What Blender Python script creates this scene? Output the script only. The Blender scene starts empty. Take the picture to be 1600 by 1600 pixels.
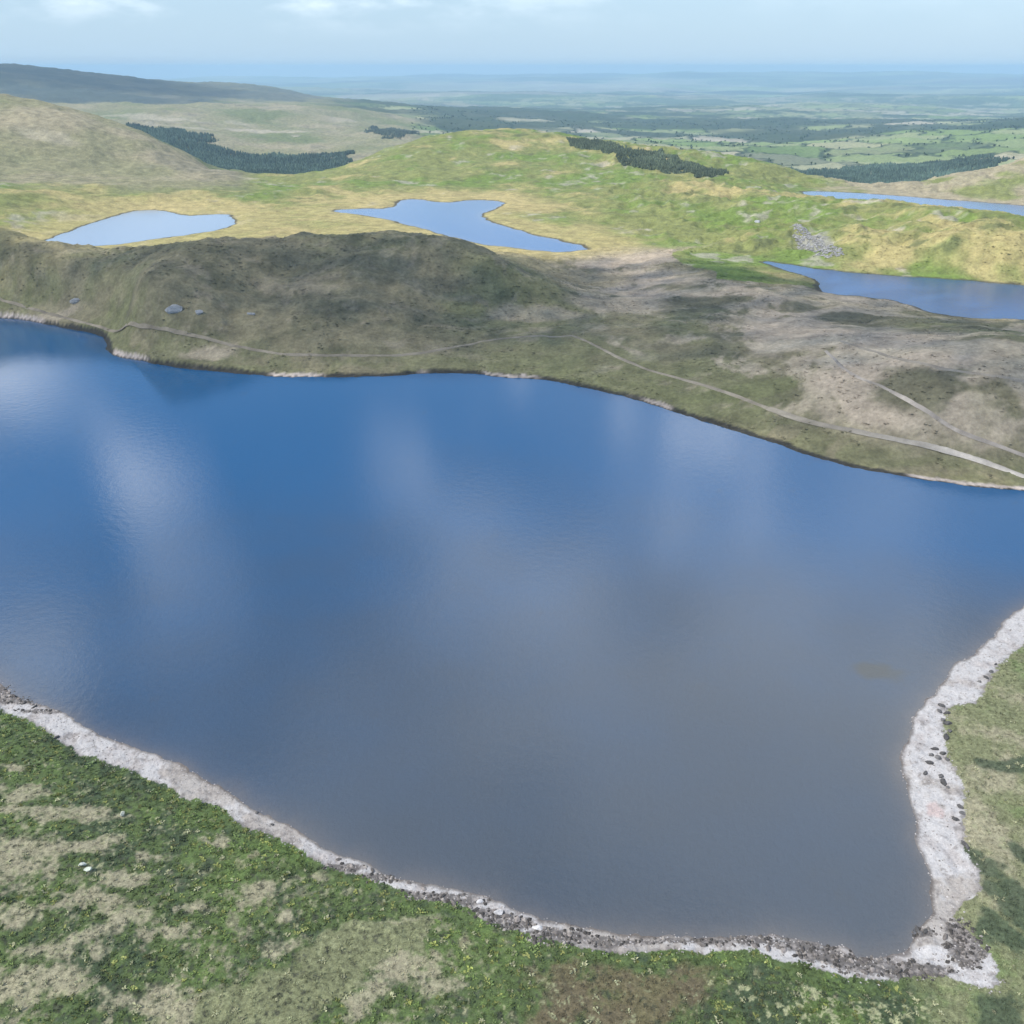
import bpy, math, random
import numpy as np
from mathutils import Vector
rad = math.radians
rng = np.random.default_rng(7); random.seed(7)
sc = bpy.context.scene

# ------------------------------------------------------------------ camera, sky, sun, exposure
H = 120.0                      # drone height above the main lake
F = 1385.0                     # focal length in photo pixels (1600 px wide)
PITCH = math.atan(695 / F)
cam = bpy.data.cameras.new("camera"); camo = bpy.data.objects.new("camera", cam)
sc.collection.objects.link(camo); sc.camera = camo
cam.sensor_width = 36; cam.lens = 36 * F / 1600; cam.clip_start = 1; cam.clip_end = 200000
camo.location = (0, 0, H); camo.rotation_euler = (math.pi / 2 - PITCH, 0, 0)

SUN_EL, SUN_AZ = rad(48), rad(-118)          # azimuth measured clockwise from +Y (view direction)
S = np.array([math.sin(SUN_AZ) * math.cos(SUN_EL), math.cos(SUN_AZ) * math.cos(SUN_EL), math.sin(SUN_EL)])
sun = bpy.data.lights.new("sun", 'SUN'); sun.energy = 3.0; sun.angle = rad(0.55); sun.color = (1, .955, .88)
so = bpy.data.objects.new("sun", sun); sc.collection.objects.link(so)
so.rotation_euler = Vector(S).to_track_quat('Z', 'Y').to_euler(); so.location = tuple(S * 2000)

sc.view_settings.view_transform = 'Standard'; sc.view_settings.look = 'None'
sc.view_settings.gamma = 1; sc.view_settings.use_curve_mapping = False
sc.view_settings.exposure = 0.5
sc.cycles.use_denoising = True
sc.cycles.max_bounces = 6; sc.cycles.volume_bounces = 1; sc.cycles.diffuse_bounces = 2
sc.cycles.glossy_bounces = 2; sc.cycles.transparent_max_bounces = 6

# ------------------------------------------------------------------ pixel -> world helpers (layout)
cP, sP = math.cos(PITCH), math.sin(PITCH)
def ray(px, py):
    u = (px - 800) / F; v = (py - 800) / F
    return np.array([u, cP - v * sP, -sP - v * cP])
def at_z(px, py, z):
    d = ray(px, py); t = (z - H) / d[2]; return np.array([d[0] * t, d[1] * t])
def at_r(px, py, r):
    d = ray(px, py); t = r / math.hypot(d[0], d[1]); return np.array([d[0] * t, d[1] * t, H + d[2] * t])

# ------------------------------------------------------------------ noise
def _h(ix, iy, s):
    n = (ix.astype(np.int64) * 374761393 + iy.astype(np.int64) * 668265263 + s * 974634777) & 0xffffffff
    n = ((n ^ (n >> 13)) * 1274126177) & 0xffffffff
    return ((n ^ (n >> 16)) & 0xffffff) / float(0xffffff)
def vn(x, y, s=0):
    ix = np.floor(x); iy = np.floor(y); fx = x - ix; fy = y - iy
    fx = fx * fx * fx * (fx * (fx * 6 - 15) + 10); fy = fy * fy * fy * (fy * (fy * 6 - 15) + 10)
    a = _h(ix, iy, s); b = _h(ix + 1, iy, s); c = _h(ix, iy + 1, s); d = _h(ix + 1, iy + 1, s)
    return (a + (b - a) * fx) + ((c + (d - c) * fx) - (a + (b - a) * fx)) * fy
def fbm(x, y, scale, s=0, o=4, g=.5):
    """fractal noise, about -1..1, features of size scale"""
    x = x / scale; y = y / scale; a = 1.; t = 0.; n = 0.
    for k in range(o):
        t = t + a * (vn(x, y, s + k * 17) * 2 - 1); n += a
        x, y = (x * .8 - y * .6) * 2.03 + 11.3, (x * .6 + y * .8) * 2.03 + 5.7; a *= g
    return t / n * 1.5
def sst(a, b, x):
    t = np.clip((x - a) / (b - a), 0, 1); return t * t * (3 - 2 * t)
def voro(x, y, scale, s=0):
    """jittered cells: cell id hash, distance to the cell edge (0..)"""
    x = x / scale; y = y / scale; ix = np.floor(x); iy = np.floor(y)
    f1 = np.full(x.shape, 9.); f2 = np.full(x.shape, 9.); cid = np.zeros(x.shape)
    for dx in (-1, 0, 1):
        for dy in (-1, 0, 1):
            cx = ix + dx; cy = iy + dy
            d = np.hypot(cx + .15 + .7 * _h(cx, cy, s) - x, cy + .15 + .7 * _h(cx, cy, s + 5) - y)
            near = d < f1
            f2 = np.where(near, f1, np.minimum(f2, d)); cid = np.where(near, _h(cx, cy, s + 9), cid); f1 = np.where(near, d, f1)
    return cid, (f2 - f1) * scale
def sdf(x, y, P):
    """signed distance to a closed polygon, negative inside"""
    P = np.asarray(P); d2 = np.full(x.shape, 1e18); ins = np.zeros(x.shape, bool)
    for i in range(len(P)):
        a = P[i]; b = P[(i + 1) % len(P)]; e = b - a
        wx = x - a[0]; wy = y - a[1]
        t = np.clip((wx * e[0] + wy * e[1]) / max(e @ e, 1e-9), 0, 1)
        d2 = np.minimum(d2, (wx - e[0] * t) ** 2 + (wy - e[1] * t) ** 2)
        if abs(e[1]) > 1e-9:
            c = ((a[1] > y) != (b[1] > y)) & (x < e[0] * (y - a[1]) / e[1] + a[0]); ins ^= c
    return np.where(ins, -1, 1) * np.sqrt(d2)
def smooth_poly(P, n=2):
    P = np.asarray(P, float)
    for _ in range(n):
        Q = np.roll(P, -1, 0); P = np.stack([P * .75 + Q * .25, P * .25 + Q * .75], 1).reshape(-1, 2)
    return P

# ------------------------------------------------------------------ lakes (outlines lie on level water, so each pixel fixes a place)
MAIN = [(-60,493),(0,497),(40,500),(75,508),(110,514),(145,521),(164,530),(166,548),(180,557),(250,570),(300,577),(370,584),(440,589),
 (520,590),(610,588),(650,584),(700,583),(745,584),(775,589),(860,594),(900,604),(950,613),(1000,626),(1050,642),(1090,656),(1130,668),
 (1180,683),(1230,700),(1300,722),(1370,738),(1440,750),(1520,760),(1600,768),(1750,782),(1850,830),(1750,880),(1600,942),(1570,975),
 (1540,1005),(1510,1030),(1480,1058),(1450,1095),(1425,1130),(1410,1165),(1410,1200),(1420,1240),(1432,1290),(1442,1340),(1446,1390),
 (1446,1435),(1432,1462),(1422,1488),(1385,1493),(1345,1502),(1335,1500),(1328,1482),(1290,1476),(1250,1470),(1200,1462),(1150,1458),
 (1050,1461),(1000,1460),(950,1457),(900,1448),(860,1438),(820,1425),(780,1408),(740,1398),(700,1391),(650,1382),(600,1360),(550,1340),
 (500,1318),(460,1292),(420,1268),(380,1248),(330,1222),(280,1197),(230,1175),(180,1155),(130,1135),(80,1108),(40,1093),(0,1062),
 (-60,1030),(-250,960),(-500,820),(-500,620),(-250,500)]
LEFT = [(50,381),(100,366),(150,346),(200,331),(245,327),(290,338),(330,335),(362,336),(370,348),(345,358),(300,366),(240,374),(170,384),(100,386)]
MID = [(515,329),(560,326),(612,327),(624,314),(650,310),(690,318),(740,312),(790,315),(775,325),(748,336),(760,346),(800,357),(850,371),
 (930,388),(880,394),(820,390),(750,381),(700,369),(650,354),(600,341),(540,333)]
RIGHT = [(1185,407),(1250,416),(1300,423),(1370,430),(1450,435),(1520,440),(1600,447),(1750,455),(1760,503),(1600,499),(1500,496),(1460,488),
 (1420,473),(1370,464),(1290,460),(1285,446),(1265,431),(1220,420)]
FAR = [(1250,298),(1330,301),(1400,306),(1480,312),(1560,318),(1600,322),(1720,330),(1740,356),(1600,347),(1560,342),(1500,332),(1400,322),(1320,314),(1262,305)]
def lake(pp, z, n=1): return smooth_poly([at_z(a, b, z) for a, b in pp], n)
LAKES = [("lake", lake(MAIN, 0, 1), 0.), ("moor_pool", lake(LEFT, 5), 5.), ("moor_pool", lake(MID, 5), 5.), ("moor_pool", lake(RIGHT, 5), 5.), ("reservoir", lake(FAR, 0), 0.)]

# outer edge of the pale stone beach (grass side), closed over the lake
BEACH = [(-60,1078),(0,1106),(50,1130),(85,1150),(130,1185),(180,1200),(230,1220),(270,1238),(300,1250),(350,1265),(375,1290),(410,1305),
 (440,1310),(480,1335),(520,1352),(570,1362),(620,1385),(660,1400),(720,1407),(760,1432),(800,1450),(850,1465),(900,1475),(950,1483),
 (1000,1487),(1050,1483),(1100,1482),(1150,1480),(1200,1490),(1240,1500),(1280,1512),(1310,1522),(1360,1532),(1420,1524),(1470,1522),
 (1500,1533),(1548,1556),(1562,1530),(1552,1505),(1535,1480),(1510,1450),(1495,1425),(1525,1395),(1530,1370),(1510,1330),(1505,1290),
 (1512,1250),(1495,1215),(1480,1180),(1474,1140),(1478,1103),(1532,1095),(1540,1065),(1555,1040),(1590,1012),(1660,975),(1780,900),(1000,850),(-60,900)]
BEACHP = smooth_poly([at_z(a, b - (5 if 40 < a < 450 and b > 1100 else 0), .8) for a, b in BEACH], 1)

# ------------------------------------------------------------------ relief: control points (photo column, row, distance) -> thin-plate surface
CP = []
def c(px, py, r): CP.append(at_r(px, py, r))
def cz(px, r, z):                       # hidden ground given by its height
    a = math.atan2((px - 800) / F, cP * 1.02 + .32 * sP); CP.append(np.array([r * math.sin(a), r * math.cos(a), z]))
for nm, P, z in LAKES:
    for p in P[::4]:
        if math.hypot(*p) < 1600: CP.append(np.array([p[0], p[1], z + .2]))
for a in [(-100,345,610),(0,356,600),(45,425,545),(100,418,540),(155,405,532),(250,386,527),(360,371,522),(450,368,520),(550,370,515),(620,366,510),
          (690,376,500),(740,392,490),(770,404,482),(200,450,462),(400,450,462),(600,450,452),(300,505,432),(500,515,412),(0,450,528),(100,470,490),
          (720,450,462),(900,401,615),(900,450,520),(900,520,410),(820,480,450),(1100,450,505),(1100,550,385),(1300,500,444),(1300,600,345),
          (1500,520,412),(1500,620,332),(1600,600,345),(1600,700,282),(1650,540,395),(1000,400,610),(1130,420,560),(1200,580,362),
          (0,305,905),(300,300,970),(370,282,1085),(440,278,1130),(500,268,1170),(545,257,1230),(600,235,1300),(660,216,1360),(700,212,1370),(790,206,1380),(880,212,1360),
          (950,225,1320),(1060,235,1310),(1150,248,1290),(1210,262,1250),(1280,294,1090),(1400,298,1100),(1500,284,1130),(1600,252,1260),(1700,235,1350),
          (800,300,965),(800,260,1130),(800,230,1250),(600,290,1010),(450,300,960),(1000,260,1130),(1000,300,935),(1000,350,775),(1000,385,655),
          (1200,335,800),(1200,372,690),(1400,338,740),(1300,312,850),(1450,328,765),(1600,352,705),(1600,400,620),(1350,390,640),(1150,290,1000),
          (-120,160,1750),(0,165,1700),(90,182,1640),(180,205,1550),(250,225,1450),(300,243,1350),(355,268,1190),
          (0,250,1200),(100,280,1050),(200,262,1200),(-150,260,1150),
          (350,248,2300),(250,216,2350),(500,242,2300),(180,175,3300),(260,166,3400),(350,163,3500),(450,168,3600),(550,175,3600),(640,195,3500),
          (300,195,2850),(450,205,2800),(560,215,2700),(0,152,3900),(100,165,3700),
          (-150,85,5500),(0,97,5500),(60,100,5500),(110,106,5500),(170,116,5500),(230,129,5700),(300,127,6100),(400,135,6300),(440,143,6300),(250,150,4700),(380,150,5000),
          (1200,272,2150),(1300,280,2100),(1450,280,2150),(1540,262,2200),(1300,248,2700),(1400,232,3000),(1500,215,3500),(1600,205,3700),(1700,200,3700),
          (1480,198,4800),(1600,187,5000),(900,215,3000),(1000,222,2900),(1150,235,2700),(700,200,3600)]: c(*a)
for px in (-300, 100, 500, 800, 1100, 1500, 1900):
    cz(px, 60, 4); cz(px, 25, 6)
for px in (100, 250, 420, 580): cz(px, 625, 7)
for px, r, z in [(600,1800,-60),(800,1900,-75),(1000,1800,-75),(1180,1600,-45),(400,1600,-40),(0,2500,-10),(150,2300,-25),(1350,1500,-60),(1550,1600,-50),
                 (100,7500,-60),(300,8500,-150),(-200,8500,-60),(370,1350,-28),(460,1480,-34),(300,1650,-35),(540,1550,-30),(1300,1330,-28),(1400,1330,-30),(1500,1380,-26)]: cz(px, r, z)
for r, z in ((7500, -185), (13000, -205), (22000, -205), (48000, -200)):
    for px in (-600, 450, 700, 1000, 1300, 1600, 2300):
        if r < 9000 and px < 450: continue
        cz(px, r, z)
for px in (1000, 1200, 1400, 1600, 1800): c(px, 119, 26000)
for px in (100,): cz(px, 22000, -205)
for a in (-170, -140, -110, -80, -62, 62, 80, 110, 140, 170):
    for r, z in ((30, 6), (200, 8 if abs(a) > 90 else 6), (700, 22), (2500, 30), (9000, -80), (48000, -150)):
        if r == 200 and abs(a) < 85: continue
        CP.append(np.array([r * math.sin(rad(a)), r * math.cos(rad(a)), z]))
for a, r, z in ((52, 110, 3.5), (50, 150, 4), (49, 205, 5), (56, 260, 8), (47, 290, 7), (66, 150, 6)): CP.append(np.array([r * math.sin(rad(a)), r * math.cos(rad(a)), z]))
CP = np.array(CP)
def uv(x, y): return np.arctan2(x, y) * 1.0, np.log(np.maximum(np.hypot(x, y), 8.))*1.0
cu, cv = uv(CP[:, 0], CP[:, 1])
# drop near-duplicates
keep = []
for i in range(len(CP)):
    if all((cu[i] - cu[j]) ** 2 + (cv[i] - cv[j]) ** 2 > 4e-4 for j in keep): keep.append(i)
CP = CP[keep]; cu = cu[keep]; cv = cv[keep]
def kern(d2): return .5 * d2 * np.log(d2 + 1e-9)
n = len(CP); A = np.zeros((n + 3, n + 3))
A[:n, :n] = kern((cu[:, None] - cu) ** 2 + (cv[:, None] - cv) ** 2) + np.eye(n) * 2e-5
A[:n, n] = 1; A[:n, n + 1] = cu; A[:n, n + 2] = cv; A[n:, :n] = A[:n, n:].T
W = np.linalg.solve(A, np.concatenate([CP[:, 2], [0, 0, 0]]))
def base(x, y):
    u, v = uv(x, y); out = np.empty(u.shape); uf = u.ravel(); vf = v.ravel(); of = out.ravel()
    for i in range(0, len(uf), 20000):
        a = uf[i:i + 20000]; b = vf[i:i + 20000]
        of[i:i + 20000] = kern((a[:, None] - cu) ** 2 + (b[:, None] - cv) ** 2) @ W[:n] + W[n] + a * W[n + 1] + b * W[n + 2]
    return of.reshape(u.shape)
def lakes_s(x, y):
    """per lake signed distance with a ragged shoreline"""
    r = np.hypot(x, y); out = []
    near = fbm(x, y, 7, 3, 3) * .8 + fbm(x, y, 1.6, 4, 2) * .25
    far = fbm(x, y, 18, 5, 4, .6) * 2.6
    for k, (nm, P, z) in enumerate(LAKES):
        s = np.full(x.shape, 1e4); lo = P.min(0) - 120; hi = P.max(0) + 120
        m = (x > lo[0]) & (x < hi[0]) & (y > lo[1]) & (y < hi[1])
        s[m] = sdf(x[m], y[m], P); s = s + (near if k == 0 else far)
        out.append(s)
    return out
def height(x, y, detail=True):
    r = np.hypot(x, y); h = base(x, y); LS = lakes_s(x, y); smin = np.minimum.reduce(LS)
    far = sst(4500, 9000, r)
    amp = .35 + 2.3 * sst(260, 480, r) * (1 - sst(4000, 6000, r) * .3) + 3.5 * sst(900, 1500, r)
    g = fbm(x, y, 34, 21, 5, .52) * np.minimum(amp, 3.2) + (1-far) * fbm(x, y, 150, 31, 3) * np.maximum(amp - 2.2, 0) * 1.2
    rid = 1 - np.abs(fbm(x, y, 26, 41, 4, .55))
    ridge = sst(395, 430, r) * (1 - sst(560, 640, r)) * (1 - sst(-60, 40, x))
    g = g + ridge * (rid - .75) * 3.4
    g = g + sst(1100, 1700, r) * (fbm(x, y, 380, 57, 4) * 8 + (.6 - np.abs(fbm(x, y, 260, 59, 4))) * 5) + sst(2300, 3600, r) * fbm(x, y, 800, 58, 4) * 17
    hum = sst(600, 650, r) * (1 - sst(1300, 1500, r)) * sst(20, 160, x)
    g = g + hum * (rid - .6) * 6
    g = g + far * (fbm(x, y, 2600, 51, 5) * 62 * sst(4500, 8000, r) + fbm(x, y, 9000, 55, 2) * 30)
    # small scale lumps of the foreground
    nearm = 1 - sst(250, 420, r)
    g = g + nearm * (fbm(x, y, 5, 61, 4, .6) * .38)
    g = g * (.12 + .88 * sst(3, 45, smin))
    h = h + g
    for (nm, P, z), s in zip(LAKES, LS):
        Wd = 26. if z == 0 and nm == "lake" else 30.
        t = sst(0, Wd, s); bank = z + np.where(s > 0, np.minimum(.09 * s, 1.0) + .5 * sst(6, 12, s) , .16 * s)
        bank = np.maximum(bank, z - 6)
        if nm == "lake": bank = bank + .25 * sst(0, 2, s) * fbm(x, y, 2.2, 71, 3)+ sst(300,350,r)*sst(0.2,4,s)*2.2*(1-sst(-150,-100,x)*(1-sst(40,90,x))*.6)
        h = np.where(s < 150, bank * (1 - t) + h * t, h)
        fl = z + .04 * np.minimum(s, 6) + sst(6, 20, s) * .25 * (1 + fbm(x, y, 9, 63, 3)) - 12 * sst(45, 160, s); h = np.where((s > 0) & (s < 160), np.maximum(h, fl), h)
    over = np.maximum(h - 120, 0); h = np.where(h > 120, 120 + 45 * np.tanh(over / 45), h)
    back = sst(2.1, 2.7, np.abs(np.arctan2(x, y))); h = h * (1 - back) + 12. * back * (r < 5e3) + np.where(r >= 5e3, -100. * back, 0)
    return h, LS, smin
RS = 40 * np.exp(np.arange(0, 1300) * .0055)
def hit(px, py):
    """where the line of sight through a photo point first meets the terrain"""
    d = ray(px, py); d = d / math.hypot(d[0], d[1]); x = d[0] * RS; y = d[1] * RS
    z = H + d[2] * RS; h = height(x, y)[0]; k = np.argmax(z < h)
    if k == 0: k = len(RS) - 1
    a = (z - h)[k - 1]; b = (z - h)[k]; t = a / (a - b + 1e-9); r = RS[k - 1] + (RS[k] - RS[k - 1]) * t
    return d[0] * r, d[1] * r
def zat(x, y): return height(np.atleast_1d(np.asarray(x, float)), np.atleast_1d(np.asarray(y, float)))[0]

# ------------------------------------------------------------------ materials
def lin(c):
    c = np.asarray(c, float) / 255.; return np.where(c < .04045, c / 12.92, ((c + .055) / 1.055) ** 2.4)
class NT:
    def __init__(s, name):
        s.m = bpy.data.materials.new(name); s.m.use_nodes = True; s.t = s.m.node_tree; s.t.nodes.clear()
        s.out = s.n('ShaderNodeOutputMaterial')
    def n(s, ty, **k):
        q = s.t.nodes.new(ty)
        for a, b in k.items(): setattr(q, a, b)
        return q
    def l(s, a, b): s.t.links.new(a, b)
def noise(nt, co, scale, detail=4, rough=.6):
    q = nt.n('ShaderNodeTexNoise'); q.inputs['Scale'].default_value = scale; q.inputs['Detail'].default_value = detail
    q.inputs['Roughness'].default_value = rough; nt.l(co, q.inputs['Vector']); return q.outputs['Fac']
def ground_mat(name, s1, s2, c1=.5, c2=.4, bump=.3, bscale=2., rough=.95):
    nt = NT(name); geo = nt.n('ShaderNodeNewGeometry'); at = nt.n('ShaderNodeAttribute', attribute_name='albedo')
    P = geo.outputs['Position']; a = noise(nt, P, s1); b = noise(nt, P, s2)
    def mr(f, lo, hi):
        q = nt.n('ShaderNodeMapRange'); q.inputs[1].default_value = .3; q.inputs[2].default_value = .7
        q.inputs[3].default_value = lo; q.inputs[4].default_value = hi; nt.l(f, q.inputs[0]); return q.outputs[0]
    m = nt.n('ShaderNodeMath', operation='MULTIPLY'); nt.l(mr(a, 1 - c1, 1 + c1), m.inputs[0]); nt.l(mr(b, 1 - c2, 1 + c2), m.inputs[1])
    v = nt.n('ShaderNodeVectorMath', operation='SCALE'); nt.l(at.outputs['Color'], v.inputs[0]); nt.l(m.outputs[0], v.inputs['Scale'])
    bs = nt.n('ShaderNodeBsdfPrincipled'); nt.l(v.outputs[0], bs.inputs['Base Color']); bs.inputs['Roughness'].default_value = rough
    bs.inputs['Specular IOR Level'].default_value = .15
    bp = nt.n('ShaderNodeBump'); bp.inputs['Strength'].default_value = bump; bp.inputs['Distance'].default_value = bscale
    nt.l(a, bp.inputs['Height']); nt.l(bp.outputs[0], bs.inputs['Normal']); nt.l(bs.outputs[0], nt.out.inputs[0]); return nt.m
M_near = ground_mat('moor_turf', 1.3, 5., .35, .3, .5, .5)
M_beach = ground_mat('shore_stones', 2.2, 9., .16, .16, .6, .35)
M_hill = ground_mat('hill_heath', .12, .6, .28, .22, .6, 2.5)
M_far = ground_mat('far_fields', .012, .05, .12, .1, .2, 8.)
M_leaf = ground_mat('leaves', .8, 6., .15, .15, 0.1, .1, .8)
M_rock = ground_mat('rock', 1.6, 7., .2, .25, .7, .25)
M_tree = ground_mat('conifer', .05, .3, .2, .2, .1, .5, .9)
M_track = ground_mat('gravel', .5, 4., .12, .1, .3, .1)

def water_mat(name, deep, shallow, s0, s1, rough, wave, tint=(1, 1, 1), boost=1.0):
    nt = NT(name); geo = nt.n('ShaderNodeNewGeometry'); P = geo.outputs['Position']
    at = nt.n('ShaderNodeAttribute', attribute_name='shore')
    mr = nt.n('ShaderNodeMapRange', interpolation_type='SMOOTHSTEP'); mr.inputs[1].default_value = s0; mr.inputs[2].default_value = s1
    nz = noise(nt, P, .02, 3); ad = nt.n('ShaderNodeMath', operation='MULTIPLY_ADD'); nt.l(nz, ad.inputs[0]); ad.inputs[1].default_value = (s1 - s0) * .5
    nt.l(at.outputs['Fac'], ad.inputs[2]); nt.l(ad.outputs[0], mr.inputs[0])
    mx = nt.n('ShaderNodeMix', data_type='RGBA'); nt.l(mr.outputs[0], mx.inputs[0]); mx.inputs[6].default_value = (*shallow, 1); mx.inputs[7].default_value = (*deep, 1)
    at2 = nt.n('ShaderNodeAttribute', attribute_name='bed'); mx2 = nt.n('ShaderNodeMix', data_type='RGBA')
    nt.l(at2.outputs['Fac'], mx2.inputs[0]); nt.l(mx.outputs[2], mx2.inputs[6]); mx2.inputs[7].default_value = (.15, .13, .115, 1)
    at3 = nt.n('ShaderNodeAttribute', attribute_name='weed'); mx3 = nt.n('ShaderNodeMix', data_type='RGBA'); nt.l(at3.outputs['Fac'], mx3.inputs[0]); nt.l(mx2.outputs[2], mx3.inputs[6]); mx3.inputs[7].default_value = (.045, .050, .045, 1)
    df = nt.n('ShaderNodeBsdfDiffuse'); nt.l(mx3.outputs[2], df.inputs[0])
    w3 = noise(nt, P, .8, 4, .65); b3 = nt.n('ShaderNodeBump'); b3.inputs['Strength'].default_value = .8; b3.inputs['Distance'].default_value = .3; nt.l(w3, b3.inputs['Height']); nt.l(b3.outputs[0], df.inputs['Normal'])
    gl = nt.n('ShaderNodeBsdfGlossy'); gl.inputs[0].default_value = (*tint, 1); gl.inputs['Roughness'].default_value = rough
    w1 = noise(nt, P, .45, 4, .6); w2 = noise(nt, P, 2.5, 2, .5)
    wa = nt.n('ShaderNodeMath', operation='MULTIPLY_ADD'); nt.l(w2, wa.inputs[0]); wa.inputs[1].default_value = .45; nt.l(w1, wa.inputs[2])
    bp = nt.n('ShaderNodeBump'); bp.inputs['Strength'].default_value = wave; bp.inputs['Distance'].default_value = .25; nt.l(wa.outputs[0], bp.inputs['Height'])
    nt.l(bp.outputs[0], gl.inputs['Normal'])
    fr = nt.n('ShaderNodeFresnel'); fr.inputs[0].default_value = 1.33 * boost; nt.l(bp.outputs[0], fr.inputs['Normal'])
    ms = nt.n('ShaderNodeMixShader'); nt.l(fr.outputs[0], ms.inputs[0]); nt.l(df.outputs[0], ms.inputs[1]); nt.l(gl.outputs[0], ms.inputs[2])
    nt.l(ms.outputs[0], nt.out.inputs[0]); return nt.m

# ------------------------------------------------------------------ sky with broken cloud
w = bpy.data.worlds.new("World"); sc.world = w; w.use_nodes = True; wt = w.node_tree; wt.nodes.clear()
def wn(ty, **k):
    q = wt.nodes.new(ty)
    for a, b in k.items(): setattr(q, a, b)
    return q
sky = wn('ShaderNodeTexSky', sky_type='NISHITA'); sky.sun_disc = False; sky.sun_elevation = SUN_EL; sky.sun_rotation = SUN_AZ
sky.altitude = 400; sky.air_density = 1.0; sky.dust_density = .6; sky.ozone_density = 2.5
bg = wn('ShaderNodeBackground'); bg.inputs[1].default_value = .13; wo = wn('ShaderNodeOutputWorld')
tc = wn('ShaderNodeTexCoord'); D = tc.outputs['Generated']
def wmath(op, a, b=None, c=None, clamp=False):
    q = wn('ShaderNodeMath', operation=op); q.use_clamp = clamp
    for i, v in enumerate((a, b, c)):
        if v is None: continue
        if isinstance(v, (int, float)): q.inputs[i].default_value = v
        else: wt.links.new(v, q.inputs[i])
    return q.outputs[0]
def refl(px, py):                       # sky direction that the main lake mirrors at a photo point
    d = ray(px, py); d = d / np.linalg.norm(d); return (d[0], d[1], -d[2])
cloudsum = None
BL = [((235,770),.040,1.05),((280,900),.055,.8),((185,690),.022,.7),((620,770),.045,.7),((740,900),.10,.8),((760,603),.014,.9),((1080,685),.026,1.5),((1130,700),.022,1.4),((985,665),.02,1.),((1190,815),.042,.95),((1050,840),.06,.8),
      ((30,600),.05,.9),((0,700),.03,.7),((300,1010),.08,.45),((870,1060),.20,1.05),((1200,1250),.30,1.2),((1370,1050),.13,1.),((10,1040),.09,1.),((600,1350),.25,.8),((1150,960),.10,.8)]
nz = wn('ShaderNodeTexNoise'); nz.inputs['Scale'].default_value = 7.; nz.inputs['Detail'].default_value = 5; nz.inputs['Roughness'].default_value = .55
wt.links.new(D, nz.inputs['Vector']); wv = wn('ShaderNodeVectorMath', operation='MULTIPLY_ADD')
sub = wn('ShaderNodeVectorMath', operation='SUBTRACT'); wt.links.new(nz.outputs['Color'], sub.inputs[0]); sub.inputs[1].default_value = (.5, .5, .5)
wt.links.new(sub.outputs[0], wv.inputs[0]); wv.inputs[1].default_value = (.26, .20, .22); wt.links.new(D, wv.inputs[2]); DW = wv.outputs[0]
for (p, sg, a) in BL:
    q = wn('ShaderNodeVectorMath', operation='DISTANCE'); wt.links.new(DW, q.inputs[0]); q.inputs[1].default_value = refl(*p)
    e = wmath('MULTIPLY', wmath('POWER', wmath('DIVIDE', q.outputs['Value'], sg), 2.), -1.)
    g = wmath('MULTIPLY', wmath('EXPONENT', e), a); cloudsum = g if cloudsum is None else wmath('MAXIMUM', cloudsum, g)
# small clouds low over the horizon
sx = wn('ShaderNodeSeparateXYZ'); wt.links.new(D, sx.inputs[0]); Z = sx.outputs[2]
mp = wn('ShaderNodeMapping'); mp.inputs['Scale'].default_value = (1, 1, 3.2); mp.inputs['Location'].default_value = (.35, .2, .1); wt.links.new(D, mp.inputs[0])
n2 = wn('ShaderNodeTexNoise'); n2.inputs['Scale'].default_value = 7.; n2.inputs['Detail'].default_value = 7; n2.inputs['Roughness'].default_value = .58; wt.links.new(mp.outputs[0], n2.inputs['Vector'])
r2 = wn('ShaderNodeMapRange', interpolation_type='SMOOTHSTEP'); r2.inputs[1].default_value = .46; r2.inputs[2].default_value = .70; wt.links.new(n2.outputs['Fac'], r2.inputs[0])
zlo = wn('ShaderNodeMapRange', interpolation_type='SMOOTHSTEP'); zlo.inputs[1].default_value = .02; zlo.inputs[2].default_value = .09; wt.links.new(Z, zlo.inputs[0])
zhi = wn('ShaderNodeMapRange', interpolation_type='SMOOTHSTEP'); zhi.inputs[1].default_value = .12; zhi.inputs[2].default_value = .28; zhi.inputs[3].default_value = 1; zhi.inputs[4].default_value = 0; wt.links.new(Z, zhi.inputs[0])
low = wmath('MULTIPLY', wmath('MULTIPLY', r2.outputs[0], zlo.outputs[0]), zhi.outputs[0])
xr = wn('ShaderNodeMapRange', interpolation_type='SMOOTHSTEP'); xr.inputs[1].default_value = .25; xr.inputs[2].default_value = -.3; xr.inputs[3].default_value = .12; xr.inputs[4].default_value = 1.; wt.links.new(sx.outputs[0], xr.inputs[0])
low = wmath('MULTIPLY', low, xr.outputs[0])
cloudsum = wmath('MULTIPLY', cloudsum, wmath('MULTIPLY_ADD', n2.outputs['Fac'], 1.6, .2))
mask = wmath('MINIMUM', wmath('ADD', cloudsum, wmath('MULTIPLY', low, .42)), 1.)
veil = wn('ShaderNodeMapRange', interpolation_type='SMOOTHSTEP'); veil.inputs[1].default_value = .0; veil.inputs[2].default_value = .26; veil.inputs[3].default_value = .88; veil.inputs[4].default_value = .0; wt.links.new(Z, veil.inputs[0])
mxv = wn('ShaderNodeMix', data_type='RGBA'); wt.links.new(veil.outputs[0], mxv.inputs[0]); wt.links.new(sky.outputs[0], mxv.inputs[6]); mxv.inputs[7].default_value = (2.6, 3.7, 4.8, 1)
mxw = wn('ShaderNodeMix', data_type='RGBA'); wt.links.new(mask, mxw.inputs[0]); wt.links.new(mxv.outputs[2], mxw.inputs[6]); mxw.inputs[7].default_value = (14., 14.2, 14.2, 1)
wt.links.new(mxw.outputs[2], bg.inputs[0]); wt.links.new(bg.outputs[0], wo.inputs[0])

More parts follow.
